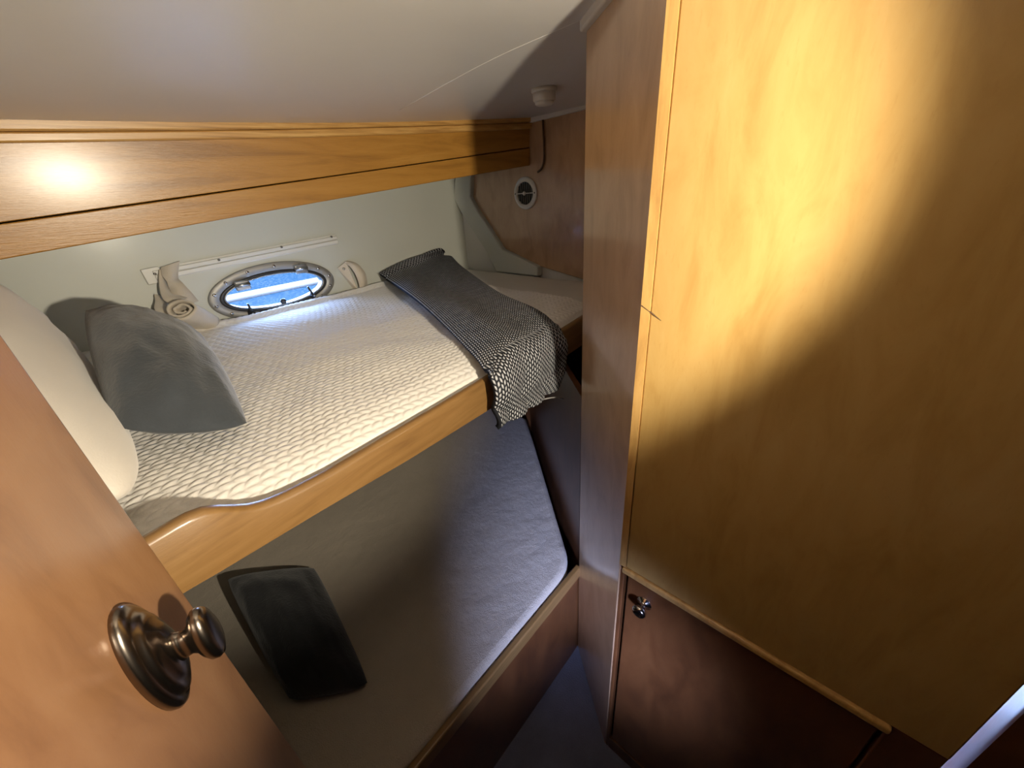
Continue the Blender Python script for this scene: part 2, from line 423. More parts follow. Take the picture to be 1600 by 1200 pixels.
for (px, py) in ((379, 447), (470, 421)):      # two hinges on the upper rim
    c = on_hull(px, py, 0.012)
    h1 = box_vf(c.x - 0.020, c.x + 0.020, YH - 0.020, YH - 0.009, c.z - 0.012, c.z + 0.017)
    o = mesh('hinge', *h1, M['steel'], win); bevel(o, 0.004, 2)
    v, f = tube_vf([(c.x - 0.019, YH - 0.020, c.z + 0.004), (c.x + 0.019, YH - 0.020, c.z + 0.004)], 0.006, 12)
    sub('hinge_pin', v, f, M['steel'], o, True)
for (px, py, dx) in ((393, 489, -0.004), (488, 461, -0.012)):   # two dogs
    c = on_hull(px, py, 0.012)
    o = mesh('latch', *merge(lathe_vf((c.x, YH - 0.010, c.z), (0, -1, 0), [(0.010, 0), (0.010, 0.006), (0.006, 0.012), (0.006, 0.018), (0.002, 0.019)], 16),
             tube_vf([(c.x, YH - 0.020, c.z), (c.x + dx * 0.4, YH - 0.024, c.z + 0.014), (c.x + dx, YH - 0.026, c.z + 0.032)], [0.0045, 0.004, 0.003], 8)), M['rubber'], win, True)
    sub('latch_nut', *lathe_vf((c.x, YH - 0.0285, c.z), (0, -1, 0), [(0.0035, 0), (0.0035, 0.003), (0.001, 0.004)], 12), M['steel'], o, True)
c = on_hull(443, 471, 0.0)
mesh('knob', *lathe_vf((c.x, YH + 0.006, c.z), (0, -1, 0), [(0.009, 0), (0.010, 0.004), (0.008, 0.010), (0.003, 0.012)], 18), M['rubber'], win, True)

# ------------------------------------------------------------------ overhead cabinet along the hull
cab = thing('overhead_cabinet', 'long varnished wooden cabinet under the ceiling above the porthole', 'cabinet', (0.4, 1.2, 1.32))
def oncab(px, py):
    v = ray(px, py); lo, hi = 0.2, 3.0
    for _ in range(50):
        t = (lo + hi) / 2; p = CAM + v * t
        if p[1] < ycab(p[0]): lo = t
        else: hi = t
    return Vector(CAM + v * lo)
def cabz(pa, pb):   # line z(x) through two pixels on the face
    A, B = oncab(*pa), oncab(*pb)
    return lambda x: A.z + (B.z - A.z) * (x - A.x) / (B.x - A.x)
ztop = cabz((0, 192), (725, 186)); zmold = cabz((0, 226), (725, 207)); zgroove = cabz((0, 349), (729, 245)); zbot = cabz((49, 397), (732, 275))
def cab_strip(zl, zh, proud, thick, x0=XA, x1=XB - 0.002, n=12):
    V, F = [], []
    for i in range(n + 1):
        x = x0 + (x1 - x0) * i / n; y = ycab(x)
        for (yy, z) in ((y - proud, zl(x)), (y - proud, zh(x)), (y + thick, zh(x)), (y + thick, zl(x))): V.append((x, yy - 0.08 * (z - zbot(x)), z))
    for i in range(n):
        for k in range(4):
            k2 = (k + 1) % 4; F.append((i * 4 + k, i * 4 + k2, (i + 1) * 4 + k2, (i + 1) * 4 + k))
    F += [(0, 1, 2, 3), (n * 4 + 3, n * 4 + 2, n * 4 + 1, n * 4)]
    return V, F
bevel(mesh('face_panel', *cab_strip(lambda x: zgroove(x) + 0.0012, lambda x: zmold(x) + 0.002, 0.0, 0.02), M['wood_cabinet'], cab), 0.0012, 1)
bevel(mesh('moulding', *cab_strip(zmold, lambda x: (zmold(x) + ztop(x)) * 0.5, 0.010, 0.02), M['wood_strip'], cab), 0.003, 2)
bevel(mesh('moulding', *cab_strip(lambda x: (zmold(x) + ztop(x)) * 0.5 + 0.0004, lambda x: ztop(x) + 0.006, 0.014, 0.02), M['wood_strip'], cab), 0.003, 2)
bevel(mesh('bottom_rail', *cab_strip(zbot, lambda x: zgroove(x) - 0.0012, 0.002, 0.02), M['wood_cabinet'], cab), 0.002, 2)
# underside, back to the hull
V, F = grid_vf(lambda u, w: Vector((XA + u * (XB - 0.002 - XA), ycab(XA + u * (XB - XA)) + 0.018 + w * (YH - 0.001 - ycab(XA + u * (XB - XA)) - 0.018), zbot(XA + u * (XB - XA)) + 0.004)), 12, 3)
V2 = [p + Vector((0, 0, 0.012)) for p in V]
mesh('bottom_panel', *merge((V, F), (V2, F)), M['hull'], cab)

# ------------------------------------------------------------------ locker with an angled side
lock = thing('corner_locker', 'tall varnished wooden corner locker lit by a warm pool of light', 'locker', (CX + 0.1, 0.1, 0))
nd_ = Vector((NX - CX, NY - CY, 0)).normalized(); nn = Vector((-nd_.y, nd_.x, 0))     # outward normal of the angled side
ZT = 1.574
A, B = Vector((CX, CY, 0)), Vector((NX, NY, 0))
sp = mesh('side_panel', *prism_vf([A, B, B - nn * 0.016, A - nn * 0.016], (0, 0, ZT)), M['wood_bulk'], lock); bevel(sp, 0.002)
YE = -0.214
fp = mesh('front_panel', *box_vf(CX, CX + 0.018, YE, CY - 0.012, 0.716, ZT), M['wood_locker'], lock); bevel(fp, 0.002)
sub('panel_edge', *box_vf(CX - 0.0015, CX + 0.016, CY - 0.0118, CY + 0.0005, 0.716, ZT), M['wood_edge'], fp)
bevel(mesh('lower_rail', *box_vf(CX - 0.006, CX + 0.010, -0.165, CY - 0.006, 0.702, 0.7155), M['wood_edge'], lock), 0.004, 3)
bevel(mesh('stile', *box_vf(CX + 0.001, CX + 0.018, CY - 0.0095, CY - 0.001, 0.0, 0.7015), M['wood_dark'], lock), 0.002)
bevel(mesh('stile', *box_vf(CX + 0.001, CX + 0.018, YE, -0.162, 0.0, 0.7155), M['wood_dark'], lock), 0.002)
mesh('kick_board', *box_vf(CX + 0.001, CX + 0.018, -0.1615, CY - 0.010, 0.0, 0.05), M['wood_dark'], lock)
ld = mesh('lower_door', *box_vf(CX + 0.004, CX + 0.018, -0.158, CY - 0.016, 0.054, 0.698), M['wood_dark'], lock); bevel(ld, 0.002)  # darker than the upper panel: fall-off of light put into the wood colour
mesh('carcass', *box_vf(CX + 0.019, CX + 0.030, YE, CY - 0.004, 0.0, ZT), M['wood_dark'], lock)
kp = at(1005, 945, 0, CX)
sub('knob', *lathe_vf((CX + 0.005, kp.y, kp.z), (-1, 0, 0), [(0.014, 0), (0.014, 0.002), (0.007, 0.004), (0.006, 0.014), (0.012, 0.018), (0.0135, 0.023), (0.011, 0.027), (0.006, 0.0285), (0.002, 0.0285)], 24), M['chrome'], ld, True)
mesh('back_panel', *prism_vf([B - nn * 0.0165, Vector((XB + 0.01, NY + 0.02, 0)), Vector((XB + 0.01, NY, 0)), B - nn * 0.0165 + Vector((0.0, -0.02, 0))], (0, 0, ZT)), M['wood_bulk'], lock)
# scratch in the varnish near the corner
s0, s1 = at(1003, 477, 0, CX), at(1033, 501, 0, CX)
mesh('splinter', *tube_vf([s0 + Vector((-0.0008, 0, 0)), s0.lerp(s1, 0.5) + Vector((-0.0008, 0, 0.0004)), s1 + Vector((-0.0002, 0, 0))], [0.0012, 0.001, 0.0003], 6), M['dark_streak'], lock)
# white trim on top of the locker
tv = prism_vf([A + nn * 0.010 - nd_ * 0.02, B + nn * 0.010 + nd_ * 0.003, B - nn * 0.02 + nd_ * 0.003, A - nn * 0.02 - nd_ * 0.02], (0, 0, 0.018))
tv = ([p + Vector((0, 0, 1.548)) for p in tv[0]], tv[1]); o = struct('trim_4', tv, M['trim']); bevel(o, 0.003); tag(o, 'white trim strip along the top of the locker side')
# pale strip lit by daylight in the gap right of the locker
gs = thing('gap_panel', 'pale blue lit strip in the gap at the lower right corner', 'panel', (1.1, -0.5, 0))
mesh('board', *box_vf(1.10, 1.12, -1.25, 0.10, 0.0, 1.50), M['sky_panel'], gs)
hc = at(1558, 1122, 0, CX + 0.03)
mesh('hook', *tube_vf([hc + Vector((0.02, 0.012 * math.cos(t), 0.012 * math.sin(t))) for t in [math.pi * (0.9 + 1.2 * k / 10) for k in range(11)]], 0.0022, 8), M['plastic'], gs, True)

# ------------------------------------------------------------------ wooden partition under the upper bunk
pd = Vector((1.155 - 0.63, 1.013 - 0.405, 0)).normalized(); pn = Vector((-pd.y, pd.x, 0))
q0 = Vector((NX + 0.012, NY + 0.008, 0)); q1 = q0 + pd * 0.852
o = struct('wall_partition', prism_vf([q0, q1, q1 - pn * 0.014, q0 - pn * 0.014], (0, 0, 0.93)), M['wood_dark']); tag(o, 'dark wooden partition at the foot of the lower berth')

# ------------------------------------------------------------------ upper bunk
ub = thing('upper_bunk', 'upper wooden bunk with a curved front board along the hull', 'bunk', (0.3, 0.45, 0.95))
bn = (-0.13, 1, 0); b0 = (0, 0.425, 0)
top = [onp(*p, b0, bn) for p in ((225, 850), (270, 822), (310, 800), (345, 795), (385, 798), (420, 788), (450, 775), (520, 738), (600, 690), (680, 642), (765, 590))]
tx = [p.x for p in top]; tz = [p.z for p in top]
def ztopb(x): return float(np.interp(x, [XA] + tx + [1.25], [1.10] + tz + [1.036]))
bx = [-0.05, -0.018, 0.087, 0.23, 0.427]; bz = [1.021, 1.017, 1.007, 0.991, 0.975]
def zbotb(x): return float(np.interp(x, [XA] + bx + [1.25], [1.04] + bz + [0.95]))
V, F = [], []; NB = 140
for i in range(NB + 1):
    x = XA + 0.001 + (XB - 0.002 - XA) * i / NB; y = yfront(x); zt, zb = ztopb(x), zbotb(x)
    # smooth the curve of the top edge a little
    zt = (ztopb(x - 0.012) + ztopb(x - 0.006) + zt + ztopb(x + 0.006) + ztopb(x + 0.012)) / 5
    for yy, z in ((y, zb), (y, zt - 0.006), (y + 0.002, zt - 0.002), (y + 0.006, zt), (y + 0.012, zt), (y + 0.016, zt - 0.002), (y + 0.018, zt - 0.006), (y + 0.018, zb)):
        V.append((x, yy, z))
for i in range(NB):
    for k in range(8):
        k2 = (k + 1) % 8; F.append((i * 8 + k, i * 8 + k2, (i + 1) * 8 + k2, (i + 1) * 8 + k))
F += [tuple(range(8)), tuple(NB * 8 + k for k in range(7, -1, -1))]
o = mesh('front_board', V, F, M['wood_bunk'], ub, True)
try: o.data.set_sharp_from_angle(angle=math.radians(50))
except Exception: pass
# bunk base
V, F = grid_vf(lambda u, w: Vector((XA + 0.001 + u * (XB - 0.003 - XA), (lambda yf: yf + 0.019 + w * (YH - 0.002 - yf - 0.019))(yfront(XA + u * (XB - XA))), zbotb(XA + u * (XB - XA)) - 0.012 * w)), 16, 3)
V2 = [p + Vector((0, 0, 0.012)) for p in V]
mesh('base_panel', *merge((V, F), (V2, F)), M['hull'], ub)

# mattress on it (bare at the foot end)
def zmat(x, y):
    e = min(1.0, max(0.0, (y - yfront(x)) / 0.10)); e = math.sin(e * math.pi / 2)
    b = min(1.0, max(0.0, (YH - y) / 0.05)); b = math.sin(b * math.pi / 2)
    return 1.022 + 0.024 * e + 0.0 - 0.012 * (1 - b)
mx0, mx1 = XA + 0.01, XB - 0.004
def mf(u, w):
    x = mx0 + u * (mx1 - mx0); y0 = yfront(x) + 0.020; y = y0 + w * (YH - 0.004 - y0)
    z = zmat(x, y)
    if x > 1.14: z -= 0.012 * ((x - 1.14) / 0.06) ** 2
    return Vector((x, y, z + 0.0025 * mnoise.noise(Vector((x * 6, y * 6, 3.0)))))
V, F = grid_vf(mf, 70, 50); nV = len(V)
V2 = [Vector((p.x, p.y, zbotb(p.x) + 0.014)) for p in V]
bF = []
nu, nv = 70, 50
edge = [i * nv for i in range(nu)] + [(nu - 1) * nv + j for j in range(1, nv)] + [i * nv + nv - 1 for i in range(nu - 2, -1, -1)] + [j for j in range(nv - 2, 0, -1)]
for k in range(len(edge)):
    a_, b_ = edge[k], edge[(k + 1) % len(edge)]; bF.append((a_, b_, nV + b_, nV + a_))
o = mesh('mattress', V + V2, F + [tuple(i + nV for i in q) for q in F] + bF, M['sheet'], None, True)
tag(o, 'white mattress on the upper bunk, bare at the foot end', 'mattress')

# quilt: braided stitch relief in real geometry
def braid(x, y):
    v_ = y / 0.025; fr = v_ - math.floor(v_); tri = abs(fr - 0.5)            # 0 centre, .5 seam
    ph = x / 0.017 + (0.5 - tri) * 1.15 + 0.35 * math.floor(v_)
    s = abs(math.sin(math.pi * ph)) ** 0.6
    e = 1 - (abs(tri - 0.25) * 4) ** 3
    return s * max(0.0, e)
def quilt():
    x0, x1 = -0.40, 0.93; nx, ny = 700, 420
    V = []
    for i in range(nx):
        x = x0 + (x1 - x0) * i / (nx - 1)
        xs = x
        ya = yfront(x) + 0.0195 + 0.003 * mnoise.noise(Vector((x * 9, 1.7, 0))); yb = YH - 0.006
        for j in range(ny):
            w = j / (ny - 1); y = ya + (yb - ya) * w
            z = zmat(x, y) + 0.010
            # soft rumples
            z += 0.006 * mnoise.noise(Vector((x * 5, y * 5, 1.0))) + 0.003 * mnoise.noise(Vector((x * 13, y * 11, 2.0)))
            wx = x + 0.012 * mnoise.noise(Vector((x * 4, y * 4, 5.0))); wy = y + 0.012 * mnoise.noise(Vector((x * 3, y * 4, 8.0)))
            d_edge = min(1.0, w / 0.02, (1 - w) / 0.02)
            z += 0.0023 * braid(wx, wy) * d_edge
            # raised rolled hem against the hull
            b = max(0.0, 1 - abs(w - 0.965) / 0.035); z += 0.014 * math.sin(b * math.pi / 2) ** 2
            if w < 0.012: z -= 0.010 * (1 - w / 0.012)
            z = max(z, zmat(x, y) + 0.0035)
            V.append(Vector((x, y, z)))
    F = [(i * ny + j, (i + 1) * ny + j, (i + 1) * ny + j + 1, i * ny + j + 1) for i in range(nx - 1) for j in range(ny - 1)]
    return V, F
V, F = quilt()
o = mesh('quilt', V, F, M['quilt'], None, True)
so = o.modifiers.new('solidify', 'SOLIDIFY'); so.thickness = 0.003; so.offset = -1 if o.data.polygons[0].normal.z > 0 else 1
tag(o, 'white quilt with braided stitching covering the upper bunk', 'quilt')

# ------------------------------------------------------------------ cushions
def pillow_vf(corners, T, n=30, pinch=0.05, wrinkle=0.004, seed=0.0, flat=0.45, T2=None, rnd=0.2):
    """four corners (u0v0, u1v0, u1v1, u0v1); T = half thickness towards the normal, T2 away from it"""
    c = [Vector(p) for p in corners]; nrm = (c[1] - c[0]).cross(c[3] - c[0]).normalized(); T2 = T if T2 is None else T2
    ctr = sum(c, Vector()) / 4
    def pt(u, v_, side):
        uu, vv = 2 * u - 1, 2 * v_ - 1
        # edges bow inwards between the corners
        pu = (1 - pinch * (1 - vv * vv)) * math.sqrt(1 - rnd * abs(vv) ** 5); pv_ = (1 - pinch * (1 - uu * uu)) * math.sqrt(1 - rnd * abs(uu) ** 5)
        a, b = (uu * pu + 1) / 2, (vv * pv_ + 1) / 2
        p = c[0] * (1 - a) * (1 - b) + c[1] * a * (1 - b) + c[2] * a * b + c[3] * (1 - a) * b
        h = (max(0.0, 1 - abs(uu) ** 2.4) ** flat) * (max(0.0, 1 - abs(vv) ** 2.4) ** flat)
        w = wrinkle * mnoise.noise(Vector((a * 5 + seed, b * 5, side * 3.0))) + 0.5 * wrinkle * mnoise.noise(Vector((a * 13 + seed, b * 9, side * 5.0)))
        rim = min(1 - abs(uu), 1 - abs(vv))
        return p + nrm * (side * (T if side > 0 else T2) * h + (w * min(1, rim * 5)))
    # denser sampling near the rim
    s = [0.5 - 0.5 * math.cos(math.pi * i / (n - 1)) for i in range(n)]
    V, F = [], []
    for side in (1, -1):
        for i in range(n):
            for j in range(n): V.append(pt(s[i], s[j], side))
    for sd in range(2):
        o_ = sd * n * n
        for i in range(n - 1):
            for j in range(n - 1): F.append((o_ + i * n + j, o_ + (i + 1) * n + j, o_ + (i + 1) * n + j + 1, o_ + i * n + j + 1))
    me = bmesh.new(); vs = [me.verts.new(p) for p in V]
    for q in F: me.faces.new([vs[k] for k in q])
    bmesh.ops.remove_doubles(me, verts=me.verts, dist=1e-5)
    me.verts.index_update(); V = [p.co.copy() for p in me.verts]; F = [tuple(x.index for x in q.verts) for q in me.faces]; me.free()
    return V, F
# white pillow standing on edge behind the door
vf = pillow_vf([(-0.034, 0.49, 1.075), (-0.095, 1.32, 1.08), (-0.150, 1.30, 1.30), (-0.155, 0.50, 1.215)], 0.052, 34, -0.02, 0.006, 2.0, 0.5, None, 0.3)
tag(mesh('pillow', *vf, M['pillow'], None, True), 'white pillow standing on edge at the head of the upper bunk', 'pillow')
# grey cushion leaning on it
vf = pillow_vf([(0.078, 0.600, 1.078), (0.125, 1.09, 1.088), (-0.022, 1.00, 1.218), (-0.046, 0.64, 1.122)], 0.068, 44, -0.06, 0.008, 7.0, 0.6, 0.034, 0.06)
tag(mesh('cushion', *vf, M['grey'], None, True), 'grey velvet cushion leaning at the head of the white quilt', 'cushion')

# ------------------------------------------------------------------ knitted throw
L = [at(594, 431, 1, YH - 0.035), at(612, 443, 2, 1.092), at(640, 465, 2, 1.088), at(690, 505, 2, 1.080), at(735, 548, 2, 1.074), at(756, 575, 2, 1.064)]
Rr = [at(690, 391, 1, YH - 0.035), at(704, 402, 2, 1.100), at(722, 420, 2, 1.094), at(772, 456, 2, 1.085), at(832, 482, 2, 1.078), at(864, 505, 2, 1.068)]
fo = 0.022
def hang(px, py): return onp(px, py, (0, 0.425 - fo, 0), bn)
L += [hang(765, 592), hang(768, 625), hang(771, 648), hang(776, 668)]
Rr += [hang(880, 533), hang(878, 560), hang(874, 582), hang(868, 600)]
nS, nT = 120, 44
Ls, Rs = catmull(L, nS), catmull(Rr, nS)
V, UV = [], []
lenS = [0.0]
for i in range(1, nS): lenS.append(lenS[-1] + ((Ls[i] + Rs[i]) * 0.5 - (Ls[i - 1] + Rs[i - 1]) * 0.5).length)
for i in range(nS):
    s = i / (nS - 1)
    for j in range(nT):
        t = j / (nT - 1); p = Ls[i].lerp(Rs[i], t)
        bulge = 0.010 * math.sin(math.pi * t) ** 0.6
        fold = 0.005 * math.sin(t * 9 + 2.5 * mnoise.noise(Vector((s * 3, t * 2, 0)))) + 0.006 * mnoise.noise(Vector((s * 6, t * 4, 4)))
        if s < 0.56: p = p + Vector((0, 0, bulge + fold * min(1, s * 6)))
        else: p = p + Vector((0.0, -(abs(fold) * 2 + bulge * 0.8 * math.cos((s - 0.56) * 3)), (bulge + fold) * max(0, 1 - (s - 0.56) * 6)))
        if s < 0.06: p = p + Vector((0, 0, 0.004))
        V.append(p); UV.append((t * 23.0, lenS[i] / 0.0095))
F = [(i * nT + j, (i + 1) * nT + j, (i + 1) * nT + j + 1, i * nT + j + 1) for i in range(nS - 1) for j in range(nT - 1)]
bl = thing('knitted_throw', 'dark grey chunky knitted throw draped across the bunk foot', 'blanket', (0.6, 0.8, 1.06))
o = mesh('throw_cloth', V, F, M['knit'], bl, True, uvs=UV)
so = o.modifiers.new('solidify', 'SOLIDIFY'); so.thickness = 0.010; so.offset = 0
# loose yarn end hanging from the hem
y0 = [hang(808, 634), hang(822, 627) + Vector((0, -0.01, 0)), hang(845, 621) + Vector((0, -0.012, 0.0)), hang(862, 619) + Vector((0, -0.01, 0)), hang(880, 623)]
mesh('loose_yarn', *tube_vf(catmull(y0, 20), 0.0016, 6), M['yarn'], bl, True)

# ------------------------------------------------------------------ lower berth
lb = thing('lower_berth', 'lower berth with dark wooden front at floor level', 'berth', (0.2, 0.41, 0))
XC = 0.624
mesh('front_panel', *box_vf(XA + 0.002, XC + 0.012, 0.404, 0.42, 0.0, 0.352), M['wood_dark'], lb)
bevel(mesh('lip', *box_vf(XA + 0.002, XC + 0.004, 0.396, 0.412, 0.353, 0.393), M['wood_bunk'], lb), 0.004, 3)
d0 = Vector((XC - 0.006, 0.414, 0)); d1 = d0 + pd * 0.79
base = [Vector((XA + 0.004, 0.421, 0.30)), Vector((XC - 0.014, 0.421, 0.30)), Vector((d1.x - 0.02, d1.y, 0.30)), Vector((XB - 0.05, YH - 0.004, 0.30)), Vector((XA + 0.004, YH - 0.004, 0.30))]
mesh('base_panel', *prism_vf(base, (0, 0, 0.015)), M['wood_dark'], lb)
cpts = []
cc = Vector((XC - 0.060, 0.414 + 0.035, 0))
poly = [Vector((XA + 0.006, 0.4135, 0)), Vector((XC - 0.085, 0.4135, 0))]
B0, B1, B2 = Vector((XC - 0.085, 0.4135, 0)), Vector((XC - 0.012, 0.4135, 0)), d0 + pd * 0.07 + pn * 0.008
for k in range(1, 10):
    t = k / 9; poly.append(B0 * (1 - t) ** 2 + B1 * 2 * t * (1 - t) + B2 * t * t)
poly += [d0 + pd * 0.60 + pn * 0.008, d1 + pn * 0.008, Vector((XB - 0.06, YH - 0.008, 0)), Vector((XA + 0.006, YH - 0.008, 0))]
pv = prism_vf([p + Vector((0, 0, 0.3155)) for p in poly], (0, 0, 0.085))
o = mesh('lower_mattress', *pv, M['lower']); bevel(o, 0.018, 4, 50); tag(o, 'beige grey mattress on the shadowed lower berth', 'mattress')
# charcoal cushion at its head
vf = pillow_vf([at(452, 1098, 2, 0.425), at(580, 1072, 2, 0.425), at(492, 884, 2, 0.445), at(350, 902, 2, 0.50)], 0.058, 40, -0.01, 0.010, 11.0, 0.58, 0.024, 0.10)
tag(mesh('cushion', *vf, M['charcoal'], None, True), 'charcoal black cushion lying on the lower mattress', 'cushion')

# ------------------------------------------------------------------ rail, strap and tab on the hull
rl = thing('curtain_rail', 'off-white plastic rail screwed to the hull above the porthole', 'rail', on_hull(380, 400))
A, B = on_hull(233, 432, 0.006), on_hull(527, 374, 0.006); dr = (B - A).normalized(); ur = Vector((0, -1, 0)).cross(dr).normalized()
if ur.z < 0: ur = -ur
def rail_bar(lo, hi, d0_, d1_, t0=0.0, t1=1.0):
    a_, b_ = A.lerp(B, t0), A.lerp(B, t1); a_.y = b_.y = YH
    poly = [a_ + ur * lo, b_ + ur * lo, b_ + ur * hi, a_ + ur * hi]
    poly = [p + Vector((0, -d0_, 0)) for p in poly]
    return prism_vf(poly, (0, -(d1_ - d0_), 0))
bevel(mesh('backplate', *rail_bar(-0.015, 0.017, 0.0, 0.004), M['rail'], rl), 0.001)
bevel(mesh('track', *rail_bar(0.001, 0.012, 0.004, 0.012, 0.02, 0.998), M['rail'], rl), 0.002)
bevel(mesh('track', *rail_bar(-0.013, -0.0006, 0.004, 0.011, 0.02, 0.998), M['rail'], rl), 0.002)
bevel(mesh('end_bracket', *rail_bar(-0.020, 0.020, 0.0035, 0.009, -0.02, 0.055), M['rail'], rl), 0.002)
first = None
for (px, py) in ((242, 428), (342, 406), (440, 386), (518, 370)):
    c = on_hull(px, py, 0.012); c.y = YH - 0.012
    if first is None:
        first = mesh('screw', *lathe_vf((0, 0, 0), (0, -1, 0), [(0.0035, -0.002), (0.0035, 0.0006), (0.002, 0.0016), (0.0006, 0.0016)], 10), M['screw'], None, True); s = first
    else: s = first.copy(); COL.objects.link(s)
    s.parent = rl; s.matrix_parent_inverse = Matrix.Identity(4); s.location = c - Vector(rl.location)

def ribbon_vf(path, wdir, width, thick=0.002, n=40):
    P = catmull(path, n); W_ = wdir if isinstance(wdir, list) else [wdir] * len(path)
    Wd = catmull(W_, n); wd = width if isinstance(width, list) else [width] * len(path)
    V, F = [], []
    for i in range(n):
        t = i / (n - 1) * (len(wd) - 1); k = min(int(t), len(wd) - 2); w = wd[k] + (wd[k + 1] - wd[k]) * (t - k)
        tan = (P[min(i + 1, n - 1)] - P[max(i - 1, 0)]).normalized(); w_ = Wd[i].normalized(); nn_ = tan.cross(w_).normalized()
        for a_, b_ in ((-1, -1), (-1, 1), (1, 1), (1, -1)): V.append(P[i] + w_ * (a_ * w / 2) + nn_ * (b_ * thick / 2))
    for i in range(n - 1):
        for k in range(4):
            k2 = (k + 1) % 4; F.append((i * 4 + k, i * 4 + k2, (i + 1) * 4 + k2, (i + 1) * 4 + k))
    F += [(0, 1, 2, 3), ((n - 1) * 4 + 3, (n - 1) * 4 + 2, (n - 1) * 4 + 1, (n - 1) * 4)]
    return V, F
lc = thing('lee_cloth', 'rolled beige canvas lee cloth hanging from the left end of rail', 'canvas', on_hull(300, 515))
H = lambda px, py, d: at(px, py, 1, YH - d)
up_ = Vector((1, 0.15, 0.2))
mesh('strap', *ribbon_vf([H(266, 413, 0.016), H(266, 424, 0.022), H(270, 438, 0.032), H(278, 450, 0.040), H(287, 462, 0.046), H(297, 476, 0.050)], [Vector((1, 0, 0.2)), up_, Vector((1, 0.5, 0.1)), Vector((1, -0.2, 0.2)), up_, up_], [0.046, 0.042, 0.030, 0.034, 0.040, 0.044], 0.004), M['canvas'], lc, True)
mesh('strap', *ribbon_vf([H(254, 420, 0.012), H(254, 438, 0.020), H(258, 452, 0.034), H(266, 464, 0.050), H(280, 470, 0.060)], [Vector((1, 0.8, 0.1)), Vector((1, 1.2, 0)), Vector((1, 0.9, 0)), Vector((1, 0.5, 0.1)), up_], [0.020, 0.026, 0.032, 0.036, 0.04], 0.004), M['canvas'], lc, True)
# rolled bundle: a spiral sheet, open end towards the head of the bunk
def roll():
    c0_, c1_ = H(283, 484, 0.115), H(320, 503, 0.030)
    axd = (c1_ - c0_).normalized(); _, u, w = frame_of(axd); V, F = [], []; nA, nL = 90, 12
    for i in range(nA):
        t = i / (nA - 1); ang = 0.6 + t * 2 * math.pi * 2.3; r = 0.008 + 0.026 * t
        for j in range(nL):
            s = j / (nL - 1)
            V.append(c0_.lerp(c1_, s) + u * (r * math.cos(ang) * 1.12) + w * (r * math.sin(ang) * 0.80) + (u + w) * (0.004 * mnoise.noise(Vector((t * 14, s * 2.5, 0)))) - axd * (0.010 * t * (1 - s)))
    F = [(i * nL + j, (i + 1) * nL + j, (i + 1) * nL + j + 1, i * nL + j + 1) for i in range(nA - 1) for j in range(nL - 1)]
    return V, F
o = mesh('roll', *roll(), M['canvas'], lc, True); so = o.modifiers.new('solidify', 'SOLIDIFY'); so.thickness = 0.005; so.offset = 0
mesh('flap', *ribbon_vf([H(245, 461, 0.012), H(252, 472, 0.026), H(254, 484, 0.05), H(262, 498, 0.075), H(276, 508, 0.085)], [Vector((0.9, 0.2, -0.6))] * 5, [0.010, 0.026, 0.034, 0.034, 0.03], 0.004, 40), M['canvas'], lc, True)
mesh('tail', *ribbon_vf([H(306, 500, 0.045), H(322, 503, 0.050), H(338, 505, 0.040), H(354, 506, 0.018)], [Vector((0.1, -0.5, 1))] * 4, [0.05, 0.042, 0.028, 0.012], 0.008), M['canvas'], lc, True)

tb = thing('strap_tab', 'folded beige canvas tab fixed to the hull right of the porthole', 'strap', on_hull(553, 452))
fl = [H(526, 417, 0.004), H(541, 408, 0.004), H(563, 448, 0.022), H(558, 458, 0.008)]
mesh('side_flap', *prism_vf([H(527, 419, 0.002), H(540, 409, 0.010), H(546, 421, 0.026), H(559, 453, 0.020), H(556, 456, 0.004)], (0.0, -0.0025, 0)), M['canvas'], tb)
mesh('strap_fold', *ribbon_vf([H(540, 409, 0.006), H(553, 415, 0.026), H(564, 430, 0.032), H(568, 448, 0.020), H(566, 458, 0.006)], Vector((1, 0.1, 0.25)), [0.012, 0.030, 0.038, 0.036, 0.03], 0.003), M['canvas'], tb, True)
mesh('screw', *lathe_vf(H(537, 420, 0.010), (0, -1, 0), [(0.0045, -0.004), (0.0045, 0.004), (0.003, 0.006), (0.001, 0.0065)], 12), M['steel'], tb, True)

# ------------------------------------------------------------------ round vent on the bulkhead
vc = at(822, 302, 0, XB); vt = thing('round_vent', 'round white air vent with dark slats on wooden bulkhead', 'vent', vc)
def disc(r0, r1, x0, x1, seg=40):
    V, F = [], []; rows = [(r0, x1), (r0, x0), (r1 - 0.003, x0), (r1, x0 + 0.003), (r1, x1)]
    for r, dx in rows:
        for k in range(seg):
            t = 2 * math.pi * k / seg; V.append((vc.x + dx, vc.y + r * math.cos(t), vc.z + r * math.sin(t)))
    for i in range(5):
        for k in range(seg):
            k2 = (k + 1) % seg; i2 = (i + 1) % 5; F.append((i * seg + k, i * seg + k2, i2 * seg + k2, i2 * seg + k))
    return V, F
mesh('flange', *disc(0.038, 0.054, -0.008, -0.0005), M['plastic'], vt, True)
mesh('backing', *lathe_vf((vc.x - 0.0008, vc.y, vc.z), (-1, 0, 0), [(0.0385, 0), (0.0385, 0.001)], 36), M['dark'], vt)
for k in range(-3, 4):
    y = vc.y + k * 0.0098; h = math.sqrt(0.0385 ** 2 - (k * 0.0098) ** 2)
    mesh('slat', *box_vf(vc.x - 0.006, vc.x - 0.002, y - 0.0012, y + 0.0012, vc.z - h, vc.z + h), M['screw'], vt)
mesh('crossbar', *box_vf(vc.x - 0.0068, vc.x - 0.004, vc.y - 0.0382, vc.y + 0.0382, vc.z - 0.0014, vc.z + 0.0014), M['plastic'], vt)
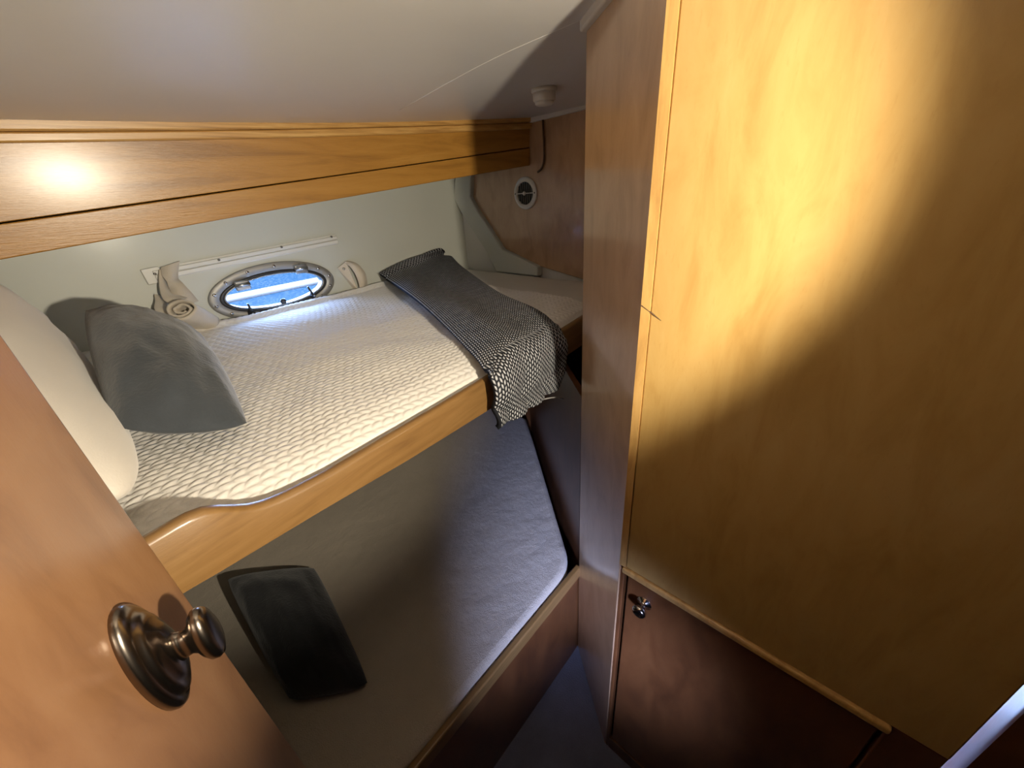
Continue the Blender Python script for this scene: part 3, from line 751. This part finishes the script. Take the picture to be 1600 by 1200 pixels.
mesh('hub', *lathe_vf((vc.x - 0.004, vc.y + 0.004, vc.z), (-1, 0, 0), [(0.007, 0), (0.007, 0.004), (0.004, 0.0065), (0.001, 0.007)], 18), M['plastic'], vt, True)
for s in (-1, 1):
    mesh('screw', *lathe_vf((vc.x - 0.008, vc.y + s * 0.046, vc.z), (-1, 0, 0), [(0.003, -0.001), (0.003, 0.0006), (0.001, 0.0012)], 10), M['screw'], vt)

# ceiling fitting
dc = at(850, 138, 2, 1.556); dc.z = zceil(dc.x, dc.y)
dt = thing('ceiling_detector', 'small round white fitting on the shaded ceiling by bulkhead', 'detector', dc)
mesh('base', *lathe_vf(dc + Vector((0, 0, 0.0005)), (0, 0, -1), [(0.030, 0), (0.030, 0.006), (0.028, 0.008)], 32), M['plastic'], dt, True)
mesh('body', *lathe_vf(dc, (0, 0, -1), [(0.0265, 0.0078), (0.0265, 0.022), (0.024, 0.025)], 32), M['plastic'], dt, True)
mesh('cap', *lathe_vf(dc, (0, 0, -1), [(0.022, 0.0248), (0.022, 0.029), (0.018, 0.032), (0.004, 0.033)], 32), M['plastic'], dt, True)
# curved shadow on the bulkhead, shaped as a thin brown tube
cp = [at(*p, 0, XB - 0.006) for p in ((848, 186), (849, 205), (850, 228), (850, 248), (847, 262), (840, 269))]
o = mesh('dark_streak', *tube_vf(catmull(cp, 24), 0.0035, 8), M['dark_streak'], None, True); tag(o, 'thin brown tube standing in for a shadow on the bulkhead above the round vent', 'dark_streak')

# ------------------------------------------------------------------ open door at the left with its knob
AE, RE, AD = math.radians(96.9), 0.395, math.radians(73)
e0 = Vector((RE * math.cos(AE), RE * math.sin(AE), 0)); dd = Vector((math.cos(AD), math.sin(AD), 0)); dn = Vector((dd.y, -dd.x, 0))   # face normal towards the cabin
dr_ = thing('cabin_door', 'brown wooden door standing open at the left with pewter knob', 'door', e0 - dd * 0.3)
p0, p1 = e0, e0 - dd * 0.56
bevel(mesh('leaf', *prism_vf([p + Vector((0, 0, 0.03)) for p in (p0, p1, p1 - dn * 0.024, p0 - dn * 0.024)], (0, 0, 1.49)), M['wood_door'], dr_), 0.004, 3)
kc = onp(232, 1032, tuple(e0), tuple(dn))
prof = [(0.052, -0.001), (0.053, 0.003), (0.051, 0.0055), (0.045, 0.0078), (0.0425, 0.0080), (0.040, 0.0105), (0.034, 0.0125), (0.031, 0.0127), (0.027, 0.0148), (0.020, 0.0165), (0.013, 0.0175)]
mesh('rosette', *lathe_vf(kc, dn, prof, 44, (0, 0, 1), 1.0, 0.46), M['pewter'], dr_, True)
prof = [(0.013, 0.016), (0.0105, 0.020), (0.0100, 0.0235), (0.0125, 0.027), (0.018, 0.0295), (0.0215, 0.0325), (0.022, 0.036), (0.020, 0.039), (0.014, 0.041), (0.005, 0.0415)]
mesh('knob', *lathe_vf(kc, dn, prof, 36, (0, 0, 1), 1.15, 0.62), M['pewter'], dr_, True)
